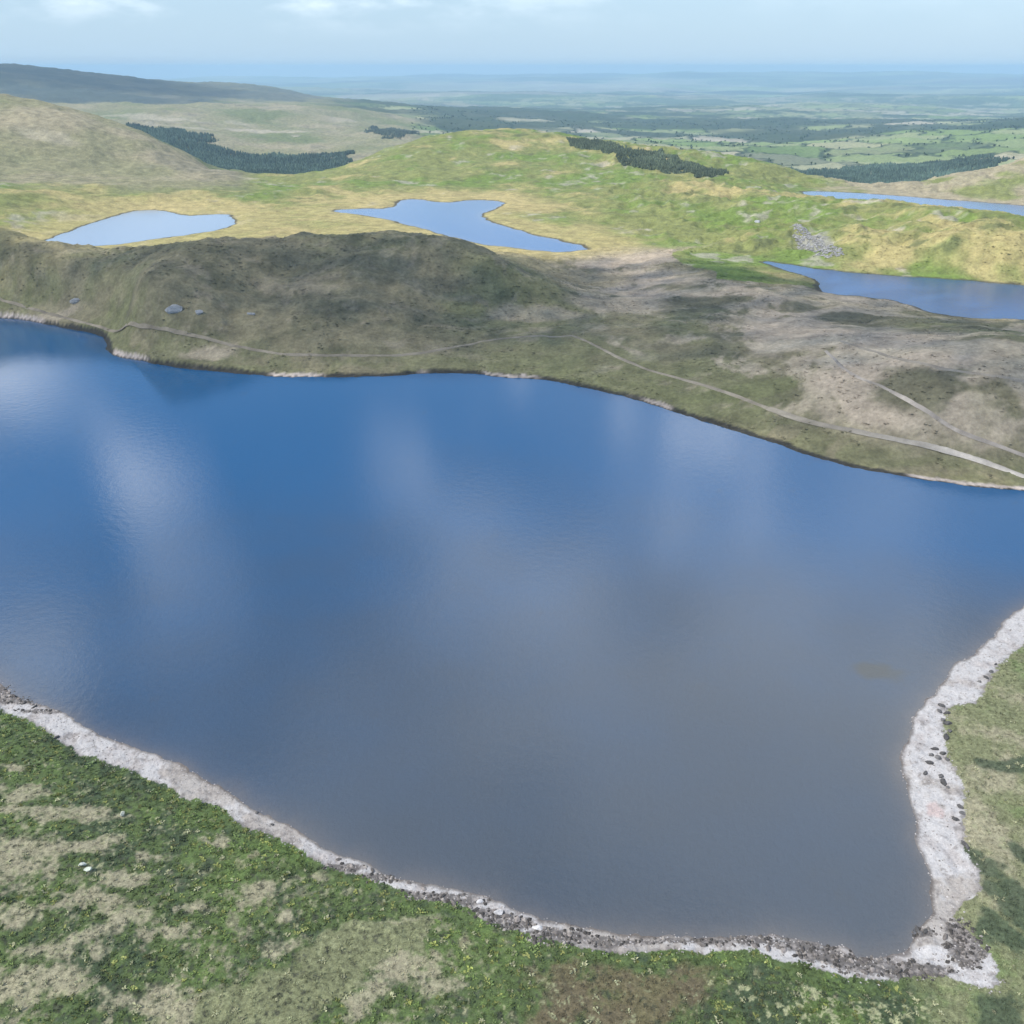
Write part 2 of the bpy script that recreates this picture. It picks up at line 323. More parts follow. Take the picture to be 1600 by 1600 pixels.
# ------------------------------------------------------------------ object helpers
def mesh_obj(name, co, faces, mat, kind=None, attrs=None, smooth=True):
    """faces: (n,3) or (n,4) int array"""
    faces = np.asarray(faces, np.int32); co = np.asarray(co, np.float32); k = faces.shape[1]
    me = bpy.data.meshes.new(name); me.vertices.add(len(co)); me.vertices.foreach_set('co', co.ravel())
    me.loops.add(faces.size); me.loops.foreach_set('vertex_index', faces.ravel())
    me.polygons.add(len(faces)); me.polygons.foreach_set('loop_start', np.arange(0, faces.size, k, dtype=np.int32))
    me.polygons.foreach_set('use_smooth', np.full(len(faces), smooth))
    for an, v in (attrs or {}).items():
        v = np.asarray(v, np.float32)
        if v.ndim == 2:
            a = me.attributes.new(an, 'FLOAT_COLOR', 'POINT'); a.data.foreach_set('color', np.concatenate([v, np.ones((len(v), 1), np.float32)], 1).ravel())
        else:
            a = me.attributes.new(an, 'FLOAT', 'POINT'); a.data.foreach_set('value', v)
    me.update(calc_edges=True); me.materials.append(mat)
    o = bpy.data.objects.new(name, me); sc.collection.objects.link(o)
    if kind: o['kind'] = kind
    return o
def subset(name, co, F_, mask, mat, kind, attrs):
    f = F_[mask]
    if not len(f): return None
    u, inv = np.unique(f, return_inverse=True)
    return mesh_obj(name, co[u], inv.reshape(f.shape), mat, kind, {k: v[u] for k, v in attrs.items()})

# ------------------------------------------------------------------ the ground: one polar sheet out to the horizon
az = np.concatenate([np.linspace(-180, -60, 40, endpoint=False), np.linspace(-60, -43, 30, endpoint=False), np.linspace(-43, 43, 1100), np.linspace(43, 60, 31)[1:], np.linspace(60, 180, 41)[1:]])
az = np.radians(az); rr = [30.]
while rr[-1] < 30000:
    r = rr[-1]; d = (r * r + H * H) / (H * 886)
    d = max(d, .25); d = min(d, .0042 * r if r < 3000 else .009 * r); rr.append(r + d)
rr = np.array(rr); NR, NA = len(rr), len(az)
R, AZ = np.meshgrid(rr, az, indexing='ij'); X = (R * np.sin(AZ)).ravel(); Y = (R * np.cos(AZ)).ravel(); Rf = R.ravel()
Zt, LS, SM = height(X, Y)
print('terrain', NR, NA, X.size)

# land cover ---------------------------------------------------------------
def mixc(a, b, t): return a * (1 - t[:, None]) + np.asarray(b) * t[:, None]
def bfar(x, y):
    q = np.full(x.shape, 50.); m_ = (np.hypot(x, y) < 300) & (y > 0); q[m_] = sdf(x[m_], y[m_], BEACHP); return q
def cover(x, y, LS, SM):
    r = np.hypot(x, y)
    b1 = fbm(x, y, 9, 101, 5, .6); b2 = fbm(x, y, 2.4, 102, 4, .65); b3 = fbm(x, y, 40, 103, 4); b4 = fbm(x, y, .9, 104, 3, .7)
    wx = fbm(x, y, 6, 105, 3) ; wy = fbm(x, y, 6, 106, 3)
    # --- foreground
    GREEN = np.array([.086, .120, .044]); BRIGHT = np.array([.102, .152, .045]); DARK = np.array([.050, .070, .040]); STRAW = np.array([.33, .30, .20]); OLIVE = np.array([.19, .20, .105])
    BROWN = np.array([.15, .115, .07]); PALE = np.array([.33, .34, .19])
    col = np.tile(GREEN, (x.size, 1)); col = mixc(col, BRIGHT, sst(0, .6, b1 + .4 * b2) * .7); col = mixc(col, DARK, sst(.05, .5, -b1 * .6 + b2 * .8) * .8)
    def blob(px, py, sx, sy, rot=0, sharp=.5):
        cx, cy = at_z(px, py, 2.5); dx = x - cx + wx * 2.2; dy = y - cy + wy * 2.2
        a = rad(rot); u = (dx * math.cos(a) + dy * math.sin(a)) / sx; v = (-dx * math.sin(a) + dy * math.cos(a)) / sy
        return np.exp(-(u * u + v * v))
    st = np.zeros(x.size)
    for q in [(30,1240,5,3),(60,1270,7,2.5),(150,1265,6,2),(50,1340,9,5),(0,1365,8,5),(120,1330,6,3),(200,1370,4,2),(230,1335,4,1.5),(190,1440,6,4),(160,1410,7,3),(40,1440,6,3),(130,1480,6,2.5),
              (80,1500,5,3),(60,1560,8,4),(240,1560,7,4),(300,1600,8,4),(410,1375,3,3),(450,1470,4,2.5),(350,1300,2,1),(430,1440,3,1.5),(560,1450,4,2),(640,1500,5,4),(625,1440,5,3),
              (700,1530,4,3),(580,1560,4,4),(260,1470,5,2),(300,1420,4,1.5),(500,1360,3,1.5),(20,1200,3,1),(680,1510,2.5,1.5),(335,1240,3,1)]:
        st = np.maximum(st, blob(*q))
    front = sst(1, 4, bfar(x, y) + wx) * (r < 260)
    col = mixc(col, STRAW, sst(.28, .80, st * .9 + .42 * b2 + .2 * b1 + .2 * b4) * .85 * front)
    mott = sst(.05, .7, b2 + .6 * b4 + .5 * b1 - .1) * sst(112, 92, y) * sst(12, -30, x) * .6 * front
    col = mixc(col, STRAW * .75, mott)
    ol = np.zeros(x.size)
    for q in [(560,1470,9,5,25),(500,1520,10,6,25),(440,1570,9,6,25),(380,1600,8,6),(620,1450,5,3)]: ol = np.maximum(ol, blob(*q))
    col = mixc(col, OLIVE * (.93) * (1 + .22 * b2 + .12 * b4)[:, None] * np.array([1.,1.,1.]), sst(.40, .6, ol + .10 * b2) * front)
    br = np.zeros(x.size)
    for q in [(880,1510,5,3),(900,1560,6,6),(1000,1580,9,5),(1060,1540,7,5),(960,1540,7,4),(1080,1500,4,2),(880,1600,5,4)]: br = np.maximum(br, blob(*q))
    col = mixc(col, BROWN, sst(.25, .8, br + .35 * b2 + .2 * b4 + .2 * b1) * .75 * front)
    pl = np.zeros(x.size)
    for q in [(1300,1550,7,2.5),(1400,1560,8,3),(1350,1590,9,4),(1500,1590,9,4),(1230,1570,7,3),(1240,1600,8,3),(1460,1570,6,2.5),(1150,1530,5,2.5)]: pl = np.maximum(pl, blob(*q))
    col = mixc(col, PALE, sst(.25, .6, b4 + .3 * b2) * sst(.35, .65, pl) * .95 * front)
    col = mixc(col, PALE * .8, sst(.55, .9, b4 + .35 * b2) * front * .7); col = mixc(col, np.array([.05, .05, .038]), sst(.45, .9, -b4 - .5 * b2) * front * .7)
    # right bank
    rb = sst(55, 62, x + 1.5 * wx) * (r < 300) * (y > 10)
    rc = mixc(np.tile(OLIVE * .95, (x.size, 1)), STRAW * .95, sst(0, .7, b1 + .3 * b2) * .8); rc = mixc(rc, GREEN * 1.5, sst(.2, .8, -b1 + .4 * b2) * .6)
    rc = mixc(rc, PALE * .8, sst(.35, .8, b2 + .4 * b4) * .55)
    dk = np.zeros(x.size)
    for q in [(1570,1190,5,4),(1600,1180,5,3),(1580,1400,4,6),(1530,1340,2.5,6,10),(1560,1440,3,5),(1580,1580,4,6),(1595,1330,3,3)]: dk = np.maximum(dk, blob(*q))
    rc = mixc(rc, DARK * 1.1, sst(.35, .7, dk + .25 * b2) * .85)
    ng = sst(78, 70, y + 1.5 * wy) * sst(85, 72, x); rc = mixc(rc, GREEN * 1.2, ng * .6 * sst(-.4, .3, b2))
    col = mixc(col, rc, rb)
    near_all = col
    # --- shaded moor and dark ridge, 250 to 650 m
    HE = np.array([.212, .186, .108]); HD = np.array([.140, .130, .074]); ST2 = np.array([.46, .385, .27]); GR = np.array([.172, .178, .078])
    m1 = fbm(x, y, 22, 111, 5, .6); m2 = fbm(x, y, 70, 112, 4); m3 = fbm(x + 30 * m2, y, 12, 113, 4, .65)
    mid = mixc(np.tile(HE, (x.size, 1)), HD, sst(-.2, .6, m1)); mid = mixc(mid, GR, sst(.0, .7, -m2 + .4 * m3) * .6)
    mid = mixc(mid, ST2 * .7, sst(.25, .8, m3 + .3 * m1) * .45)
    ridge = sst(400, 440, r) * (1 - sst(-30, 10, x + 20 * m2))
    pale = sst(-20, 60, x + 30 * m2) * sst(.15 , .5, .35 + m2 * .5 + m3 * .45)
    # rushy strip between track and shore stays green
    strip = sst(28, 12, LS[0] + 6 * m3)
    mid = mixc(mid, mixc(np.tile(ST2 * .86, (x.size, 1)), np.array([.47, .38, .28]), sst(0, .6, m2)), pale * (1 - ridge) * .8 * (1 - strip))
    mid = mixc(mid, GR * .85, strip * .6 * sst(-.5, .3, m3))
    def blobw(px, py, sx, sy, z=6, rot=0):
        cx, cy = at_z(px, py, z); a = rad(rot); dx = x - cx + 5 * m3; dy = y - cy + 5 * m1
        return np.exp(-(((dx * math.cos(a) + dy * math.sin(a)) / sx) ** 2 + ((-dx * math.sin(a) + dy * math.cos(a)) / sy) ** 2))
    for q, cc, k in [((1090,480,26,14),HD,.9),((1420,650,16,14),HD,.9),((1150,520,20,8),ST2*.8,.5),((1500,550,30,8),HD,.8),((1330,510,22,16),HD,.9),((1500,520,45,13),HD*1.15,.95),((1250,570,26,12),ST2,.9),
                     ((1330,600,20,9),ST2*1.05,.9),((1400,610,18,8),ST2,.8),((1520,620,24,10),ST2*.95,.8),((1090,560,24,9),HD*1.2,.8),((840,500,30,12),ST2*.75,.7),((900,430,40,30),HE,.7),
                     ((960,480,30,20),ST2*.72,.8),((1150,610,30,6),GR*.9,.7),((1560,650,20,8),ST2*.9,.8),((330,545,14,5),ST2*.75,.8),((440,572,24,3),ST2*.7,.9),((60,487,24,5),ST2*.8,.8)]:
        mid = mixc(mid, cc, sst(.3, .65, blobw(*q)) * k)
    # straw flats round the pools, sunlit
    SUNG = np.array([.210, .225, .075]); GG = np.array([.150, .215, .045]); GOLD = np.array([.43, .35, .155]); HZ = np.array([.25, .235, .14])
    h1 = fbm(x, y, 60, 121, 5, .6); h2 = fbm(x, y, 150, 122, 4); h3 = fbm(x, y, 22, 123, 4, .6)
    hill = mixc(np.tile(SUNG, (x.size, 1)), GG, sst(0, .6, h1 + .3 * h3) * .9); hill = mixc(hill, GOLD, sst(.0, .6, -h1 * .8 + h2 * .4 + .3 * h3) * .8)
    hill = mixc(hill, np.array([.42, .37, .31]), sst(.45, .75, h3 * .8 + h1 * .4) * .55); hill = mixc(hill, np.array([.085, .1, .045]), sst(.55, .9, -h3 + .2 * h2) * .55)
    flat = sst(70, 18, np.minimum(LS[1], LS[2]) + 16 * h3) ; flat = np.maximum(flat, sst(820, 700, r + 50 * h1) * sst(60, 0, x - 60))
    hill = mixc(hill, GOLD, flat * .75)
    b = blobw(1270, 385, 16, 20, 8); hill = mixc(hill, np.array([.36, .34, .31]), sst(.4, .8, b + .45 * h3) * .7)
    t_mid = sst(560, 620, r + 10 * h3 - 60 * sst(0, 120, x) * (1 - sst(150, 200, x)) + 45 * sst(-260, -330, x))
    t_mid = np.maximum(t_mid, ((LS[3] < 60) & (y > 520)) * 1.)
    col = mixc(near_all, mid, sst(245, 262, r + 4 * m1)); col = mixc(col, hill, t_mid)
    # left hill and far hills
    LH = np.array([.245, .230, .125]); LG = np.array([.165, .185, .08]); LP = np.array([.36, .30, .20])
    l1 = fbm(x, y, 200, 131, 5, .55); l2 = fbm(x, y, 60, 132, 4)
    lh = mixc(np.tile(LH, (x.size, 1)), LG, sst(-.1, .6, l1)); lh = mixc(lh, LP, sst(.1, .7, -l1 + .3 * l2) * .6); lh = mixc(lh, np.array([.12, .12, .08]), sst(.5, .9, l2 - .3 * l1) * .5)
    azv = np.degrees(np.arctan2(x, y)); tl = sst(950, 1030, r + 60 * l2) * sst(-14.5, -16, azv + .6 * l2)
    tl = np.maximum(tl, sst(1500, 1650, r)); col = mixc(col, lh, tl)
    for px_, py_, ww, hh_, kk in [(400,205,150,45,.8),(370,192,60,60,.6),(230,186,160,70,.7),(290,200,120,40,.6),(540,188,70,60,.5),(60,210,60,30,.4),(640,206,70,60,.0)]:
        P_ = PALEPTS[(px_, py_)]; e_ = np.exp(-((x - P_[0]) / ww) ** 2 - ((y - P_[1]) / hh_) ** 2); col = mixc(col, np.array([.42, .37, .27]), sst(.35, .8, e_ + .4 * l2) * kk)
    # farmland
    wx2 = x + 60 * l1 + 30 * l2; wy2 = y + 60 * l2; cid, ed = voro(wx2, wy2 * .8, 230, 141); cid2, ed2 = voro(wx2, wy2, 900, 145)
    pal = np.array([[.17, .24, .07], [.23, .29, .11], [.12, .18, .06], [.36, .33, .2], [.28, .30, .15], [.40, .36, .27], [.08, .12, .05], [.2, .22, .11]])
    fm = pal[np.minimum((cid * 8).astype(int), 7)]; fm = mixc(fm, pal[np.minimum((cid2 * 8).astype(int), 7)], np.full(x.size, .3))
    WOOD = np.array([.030, .052, .028]); fm = mixc(fm, WOOD, sst(26, 12, ed) * (r < 12000) * .85)
    wd = np.maximum(fbm(x, y * 1.0, 1100, 151, 4, .6), fbm(x * .5, y * 1.6, 3600, 157, 4, .6) - .05); fm = mixc(fm, WOOD, sst(.12, .3, wd + .2 * fbm(x, y, 250, 153, 3)) * .9)
    cid3, ed3 = voro(wx2 + 300 * l1, wy2, 2400, 147); fm = mixc(fm, pal[np.minimum((cid3 * 8).astype(int), 7)] * (1 - .0), sst(7000, 14000, r) * .6); wb = fbm(x * .4, y * 1.5, 2600, 159, 4, .6); fm = mixc(fm, WOOD, sst(0., .25, wb) * sst(6000, 11000, r) * .8)
    moorf = fbm(x, y, 5000, 155, 3); fm = mixc(fm, np.array([.26, .21, .15]), sst(.25, .5, moorf) * .6)
    tf = np.maximum(sst(3900, 4600, r + 200 * l1), sst(1500, 1900, r) * sst(-6.5, -4.5, azv + .5 * l1 ) )
    tf = tf * (1 - sst(-9.5, -12, azv) * sst(9000, 6800, r))
    col = mixc(col, fm, tf)
    # brown slope at the right edge
    rs = sst(960, 1010, r + 20 * l2) * sst(1700, 1500, r) * sst(17, 19.5, azv); col = mixc(col, mixc(np.tile(np.array([.36, .30, .2]), (x.size, 1)), SUNG, sst(0, .6, l2)), rs * .85)
    MT = np.array([.065, .085, .08]); mt = np.maximum(sst(-10.5, -12.5, azv + .7 * l1) * sst(4500, 4900, r + 150 * l1), sst(-15.5, -17.5, azv + .8 * l1) * sst(3650, 3800, r + 100 * l1)) * sst(8500, 7500, r); col = mixc(col, MT, mt * (.75 + .2 * sst(-.3, .3, l1)))
    mt2 = sst(-8.5, -10, azv) * sst(-20.5, -18.5, azv) * sst(4300, 4900, r + 400 * l1) * sst(8500, 7500, r) * sst(-.1, .3, l1); col = mixc(col, LH * .8, mt2 * .6)
    # dark rim just above the water of the far banks, pale stone in places
    s0 = LS[0]; farsh = (r > 255) & (s0 < 9) & (s0 > -8)
    pk = sst(.0, .35, fbm(x, y, 30, 161, 3) + .6 * sst(110, 140, x) * sst(230, 200, x) - .05)
    pinkish = np.array([.42, .36, .31]); col = np.where(farsh[:, None], mixc(col, np.array([.03, .028, .024]), sst(3.2, 2.0, s0 + .8 * b1) * .95), col)
    col = np.where(farsh[:, None], mixc(col, pinkish, sst(3.0, 2.2, s0) * sst(.5, 1.0, s0) * pk), col)
    for k in (1, 2, 3, 4):
        sk = LS[k]; col = mixc(col, np.array([.07, .065, .05]), sst(3.2, 1.5, sk + h3) * .85)
    return col, rb
PALEPTS = {q: hit(*q) for q in [(400,205),(370,192),(230,186),(290,200),(540,188),(60,210),(640,206)]}
COL, RB = cover(X, Y, LS, SM)

# beach cover
bs = np.full(X.size, 1e3); m = Rf < 330; bs[m] = sdf(X[m], Y[m], BEACHP); bs = bs + fbm(X, Y, 4, 201, 3) * .55 + fbm(X, Y, 1.2, 202, 3, .7) * .45
s0 = LS[0]; n1 = fbm(X, Y, 3, 211, 4, .65); n2_ = fbm(X, Y, 1.0, 212, 3, .7); n3 = fbm(X, Y, 14, 213, 3)
PALEST = np.array([.47, .452, .435]); GREYST = np.array([.20, .18, .165]); WET = np.array([.085, .07, .06])
bc = mixc(np.tile(PALEST, (X.size, 1)), PALEST * np.array([.88, .845, .83]), sst(-.2, .6, n1)); bc = mixc(bc, np.array([.33, .29, .245]), sst(0, .5, n3 + .5 * n1) * .6); bc = mixc(bc, GREYST, sst(.3, .75, n2_ + .4 * n1 + .2 * n3) * .6)
def onp(px, py, sx, sy, rot=0):
    cx, cy = at_z(px, py, .7); a = rad(rot); dx = X - cx + n1 * .8; dy = Y - cy + n1 * .5
    return np.exp(-(((dx * math.cos(a) + dy * math.sin(a)) / sx) ** 2 + ((-dx * math.sin(a) + dy * math.cos(a)) / sy) ** 2))
dark = np.zeros(X.size)
DARKSPOTS = [(1330,1500,4,2.2),(1290,1490,5,2),(1390,1510,7,1.8),(1440,1515,6,1.6),(1505,1490,2.8,3.0),(1520,1470,3.2,3),(1505,1450,3,2),(1440,1452,2.5,.9),(1240,1475,5,1.1),(1180,1466,5,.9),(1110,1468,5,.7),(1010,1466,7,.5),
          (940,1468,4,1.2),(890,1460,4,1.6),(850,1460,4,1.8),(800,1440,4,1.5),(760,1425,5,1.0),(730,1405,4,1.0),(690,1398,5,1),(640,1395,5,1),(590,1368,4,1),(540,1352,4,1),(30,1090,7,1.6),(0,1075,6,2.2),(60,1108,5,.8)]
for q in DARKSPOTS:
    dark = np.maximum(dark, onp(*q))
bc = mixc(bc, mixc(np.tile(GREYST * .62, (X.size, 1)), GREYST * 1.4, sst(.1, .6, n2_)), sst(.35, .6, dark + .25 * n2_ + .1 * n1) * .93)
bc = mixc(bc, np.array([.50, .35, .31]), sst(.5, .8, onp(1462, 1265, 2.2, 3)) * .5)
bc = mixc(bc, PALEST * 1.1, sst(.35, .6, np.maximum(onp(1452, 1484, 2.3, 1.3), onp(1540, 1545, 1.6, 1.6))) * .95); bc = mixc(bc, WET, sst(.9, .1, s0) * .75)
edge = sst(-.9, .0, bs); bc = mixc(bc, GREYST * .5, edge * .5 * sst(-.1, .3, n1 + .3))
isb = (bs < 0) & (Rf < 330) & (Y > 0)
COL = np.where(isb[:, None], bc, COL)
idx = np.arange(NR * NA).reshape(NR, NA)
Q = np.stack([idx[:-1, :-1], idx[:-1, 1:], idx[1:, 1:], idx[1:, :-1]], -1).reshape(-1, 4)
fs = SM[Q].min(1); keepf = ~(SM[Q].max(1) < -7)
fr_ = Rf[Q].mean(1); beachf = isb[Q].sum(1) >= 2
co = np.stack([X, Y, Zt], 1); at = {'albedo': COL}
subset('beach', co, Q, keepf & beachf, M_beach, 'structure', at)
subset('ground', co, Q, keepf & ~beachf & (fr_ < 258), M_near, 'structure', at)
subset('moorland', co, Q, keepf & ~beachf & (fr_ >= 258) & (fr_ < 640), M_hill, 'structure', at)
subset('hills', co, Q, keepf & (fr_ >= 640) & (fr_ < 3900), M_hill, 'structure', at)
subset('distant_plain', co, Q, keepf & (fr_ >= 3900), M_far, 'structure', at)

# ------------------------------------------------------------------ water
sub4 = np.arange(0, NR, 3); suba = np.arange(0, NA, 3)
sub4 = np.r_[sub4]; I2 = idx[np.ix_(sub4, suba)]
Q2 = np.stack([I2[:-1, :-1], I2[:-1, 1:], I2[1:, 1:], I2[1:, :-1]], -1).reshape(-1, 4)
bedv = np.zeros(X.size); 
def onw(px, py, sx, sy, rot=0):
    cx, cy = at_z(px, py, 0); a = rad(rot); dx = X - cx; dy = Y - cy
    return np.exp(-(((dx * math.cos(a) + dy * math.sin(a)) / sx) ** 2 + ((-dx * math.sin(a) + dy * math.cos(a)) / sy) ** 2))
weedv = sst(.25, .85, np.maximum(onw(1365, 1046, 7, 4), .8 * onw(1400, 1050, 6, 3)) + .35 * fbm(X, Y, 5, 221, 4)) * .75
bedv = np.maximum(bedv, .5 * np.exp(-np.maximum(-LS[0], 0) / 2.2) * (Rf < 250))
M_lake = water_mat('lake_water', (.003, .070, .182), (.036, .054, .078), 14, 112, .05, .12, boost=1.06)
M_pool = water_mat('pool_water', (.08, .17, .34), (.13, .20, .33), 2, 12, .12, .25)
M_pale = water_mat('calm_water', (.27, .35, .46), (.25, .33, .43), 2, 12, .1, .2)
M_rp = water_mat('deep_water', (.02, .08, .22), (.02, .08, .2), 2, 12, .12, .3)
# open, deep water lies away from the shallow near corner
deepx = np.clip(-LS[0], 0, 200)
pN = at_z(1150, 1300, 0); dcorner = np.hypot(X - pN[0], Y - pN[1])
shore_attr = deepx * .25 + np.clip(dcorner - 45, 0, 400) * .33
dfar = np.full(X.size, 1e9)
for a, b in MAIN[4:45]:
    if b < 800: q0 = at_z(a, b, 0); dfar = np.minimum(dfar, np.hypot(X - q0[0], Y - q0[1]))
shore_attr = shore_attr + 70 * np.exp(-(dfar / 62) ** 2)      # clear-sky reflection painted into the body colour as bluer water along the far bank
for k, (nm, P, z) in enumerate(LAKES):
    f = (LS[k][Q2].min(1) < 5); zz = co.copy(); zz[:, 2] = z
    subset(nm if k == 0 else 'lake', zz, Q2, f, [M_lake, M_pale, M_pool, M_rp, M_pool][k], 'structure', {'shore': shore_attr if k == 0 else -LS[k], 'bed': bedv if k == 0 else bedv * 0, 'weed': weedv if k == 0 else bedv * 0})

# ------------------------------------------------------------------ tracks
def ribbon(name, pts, wid, colr, col2=None, lift=.2):
    P = np.array([hit(*p) for p in pts]); out = [P[0]]
    for a, b in zip(P[:-1], P[1:]):
        m_ = max(int(np.hypot(*(b - a)) / 2.5), 1)
        for k in range(1, m_ + 1): out.append(a + (b - a) * k / m_)
    P = np.array(out)
    for _ in range(6): P[1:-1] = P[1:-1] * .5 + (P[:-2] + P[2:]) * .25
    T = np.gradient(P, axis=0); T /= np.hypot(T[:, 0], T[:, 1])[:, None] + 1e-9; N = np.stack([-T[:, 1], T[:, 0]], 1)
    wv_ = wid * (1 + .25 * fbm(P[:, 0], P[:, 1], 12, 301, 3)) / 2
    cols = []
    zc = zat(P[:, 0], P[:, 1])
    for t in (-1, -.5, 0, .5, 1):
        q = P + N * (wv_ * t)[:, None]; z = np.maximum(zat(q[:, 0], q[:, 1]), zc - .3) + (lift if abs(t) < 1 else -.05); cols.append(np.column_stack([q, z]))
    V = np.stack(cols, 1).reshape(-1, 3); n_ = len(P); I = np.arange(n_ * 5).reshape(n_, 5)
    Fq = np.stack([I[:-1, :-1], I[1:, :-1], I[1:, 1:], I[:-1, 1:]], -1).reshape(-1, 4)
    c2 = np.asarray(colr if col2 is None else col2); tt = np.repeat(np.linspace(0, 1, n_), 5)[:, None]; c_ = (np.asarray(colr) * (1 - tt) + c2 * tt) * (1 + .38 * fbm(V[:, 0], V[:, 1], 7, 302, 4, .7))[:, None]
    return mesh_obj(name, V, Fq, M_track, 'structure', {'albedo': c_})
ribbon('track', [(-30,460),(0,467),(60,484),(100,496),(160,511),(215,514),(260,516),(330,530),(400,547),(450,555),(520,556),(600,556),(660,552),(700,544),(750,534),(790,527),(850,525),(900,524),
                 (940,545),(990,569),(1050,588),(1120,608),(1200,638)], 1.7, (.25, .215, .155), (.29, .25, .185))
ribbon('track', [(1200,638),(1270,662),(1340,675),(1400,687),(1450,697),(1500,710),(1560,730),(1640,757)], 2.5, (.29, .25, .185), (.48, .43, .36))
ribbon('path', [(1640,604),(1600,597),(1540,587),(1450,572),(1390,558),(1350,545),(1310,532)], 1.9, (.34, .29, .22))
ribbon('path', [(1290,548),(1320,580),(1370,600),(1410,622),(1445,640),(1490,675),(1540,690),(1600,712),(1640,725)], 1.6, (.36, .31, .25))

# ------------------------------------------------------------------ scattered plants (leaf blades), one object per kind of growth
def clumps(name, xs, ys, size, hgt, cols, k, mat, spread=1.0, narrow=.22):
    n_ = len(xs); zs = zat(xs, ys); th = rng.uniform(0, 2 * np.pi, (n_, k)); le = size[:, None] * rng.uniform(.5, 1.1, (n_, k)); hh = hgt[:, None] * rng.uniform(.5, 1.15, (n_, k))
    bx = xs[:, None] + rng.normal(0, .18, (n_, k)) * size[:, None]; by = ys[:, None] + rng.normal(0, .18, (n_, k)) * size[:, None]; bz = np.repeat(zs[:, None], k, 1) - .06
    dx, dy = np.cos(th), np.sin(th); wd = le * narrow
    m_x = bx + dx * le * .5 * spread; m_y = by + dy * le * .5 * spread; mz = bz + hh * .9
    tx = bx + dx * le * spread; ty = by + dy * le * spread; tz = bz + hh * rng.uniform(.45, 1.1, (n_, k))
    V = np.stack([np.stack([bx, by, bz], -1), np.stack([m_x - dy * wd, m_y + dx * wd, mz], -1), np.stack([tx, ty, tz], -1), np.stack([m_x + dy * wd, m_y - dx * wd, mz * 1.0], -1)], 2).reshape(-1, 3)
    Fq = np.arange(len(V)).reshape(-1, 4); cc = cols[:, None, :] * rng.uniform(.7, 1.3, (n_, k, 1)); cc = np.repeat(cc.reshape(-1, 3), 4, 0)
    return mesh_obj(name, V, Fq, mat, 'stuff', {'albedo': cc}, smooth=False)
def samples(n_, pxr, pyr, z=2.):
    px = rng.uniform(*pxr, n_); py = rng.uniform(*pyr, n_); P = np.array([at_z(a, b, z) for a, b in zip(px, py)]); return P[:, 0], P[:, 1]
# plants are spread evenly over the land (by area), around and beyond the frame
def area(n_, x0, x1, y0, y1): return rng.uniform(x0, x1, n_), rng.uniform(y0, y1, n_)
xs, ys = area(185000, -200, 200, 40, 270)
def land(xs, ys):
    _, L, sm = height(xs, ys); b_ = sdf(xs, ys, BEACHP); b_ = b_ + fbm(xs, ys, 4, 201, 3) * .55 + fbm(xs, ys, 1.2, 202, 3, .7) * .45
    C, rb = cover(xs, ys, L, sm); return L, b_, C
a_ = np.degrees(np.arctan2(xs, ys)); mm = (np.abs(a_) < 54 + rng.normal(0, 3, len(xs))) & (np.hypot(xs, ys) < 250 + rng.normal(0, 12, len(xs))); s_ = sdf(xs, ys, LAKES[0][1]); mm &= s_ > 2.; xs = xs[mm]; ys = ys[mm]
L, b_, C = land(xs, ys); mm = (b_ > .25); xs, ys, C = xs[mm], ys[mm], C[mm]; bw = fbm(xs, ys, 3, 405, 3)[:, None]; C = C * (1 + .35 * bw)
print('plants', len(xs))
green = C[:, 1] > C[:, 0] * 1.35; n_ = len(xs)
pk = rng.random(n_)
g = green & (pk < .85); clumps('bracken', xs[g], ys[g], rng.uniform(.3, .7, g.sum()), rng.uniform(.12, .34, g.sum()), C[g] * np.array([1.15, 1.12, 1.05]) * rng.uniform(.6, 1.5, (g.sum(), 1)) * np.where(rng.random((g.sum(), 1)) < .2, np.array([1.9, 1.5, 1.4]), 1.), 7, M_leaf, 1., .3)
g = ~green & (pk < .7); clumps('grass_tussocks', xs[g], ys[g], rng.uniform(.2, .55, g.sum()), rng.uniform(.12, .4, g.sum()), C[g] * rng.uniform(.7, 1.35, (g.sum(), 1)), 7, M_leaf, .8, .16)
g = pk > .972; clumps('pale_grass', xs[g], ys[g], rng.uniform(.4, .8, g.sum()), rng.uniform(.25, .5, g.sum()), np.tile([.36, .36, .21], (g.sum(), 1)) * rng.uniform(.6, 1.2, (g.sum(), 1)), 9, M_leaf, .8, .2)

# heather and rushes on the ridge and moor
xs, ys = area(26000, -420, 330, 250, 640); L, smv = height(xs, ys)[1:]; mm = (smv > 3) & (np.abs(np.degrees(np.arctan2(xs, ys))) < 36) & (fbm(xs, ys, 30, 401, 3) + .5 * fbm(xs, ys, 8, 402, 2) > -.1)
xs, ys = xs[mm], ys[mm]; C, _ = cover(xs, ys, [l[mm] for l in L], smv[mm])
clumps('heather', xs, ys, rng.uniform(.5, 1.5, len(xs)), rng.uniform(.1, .32, len(xs)), C * rng.uniform(1., 1.4, (len(xs), 1)), 6, M_leaf, .9, .4)

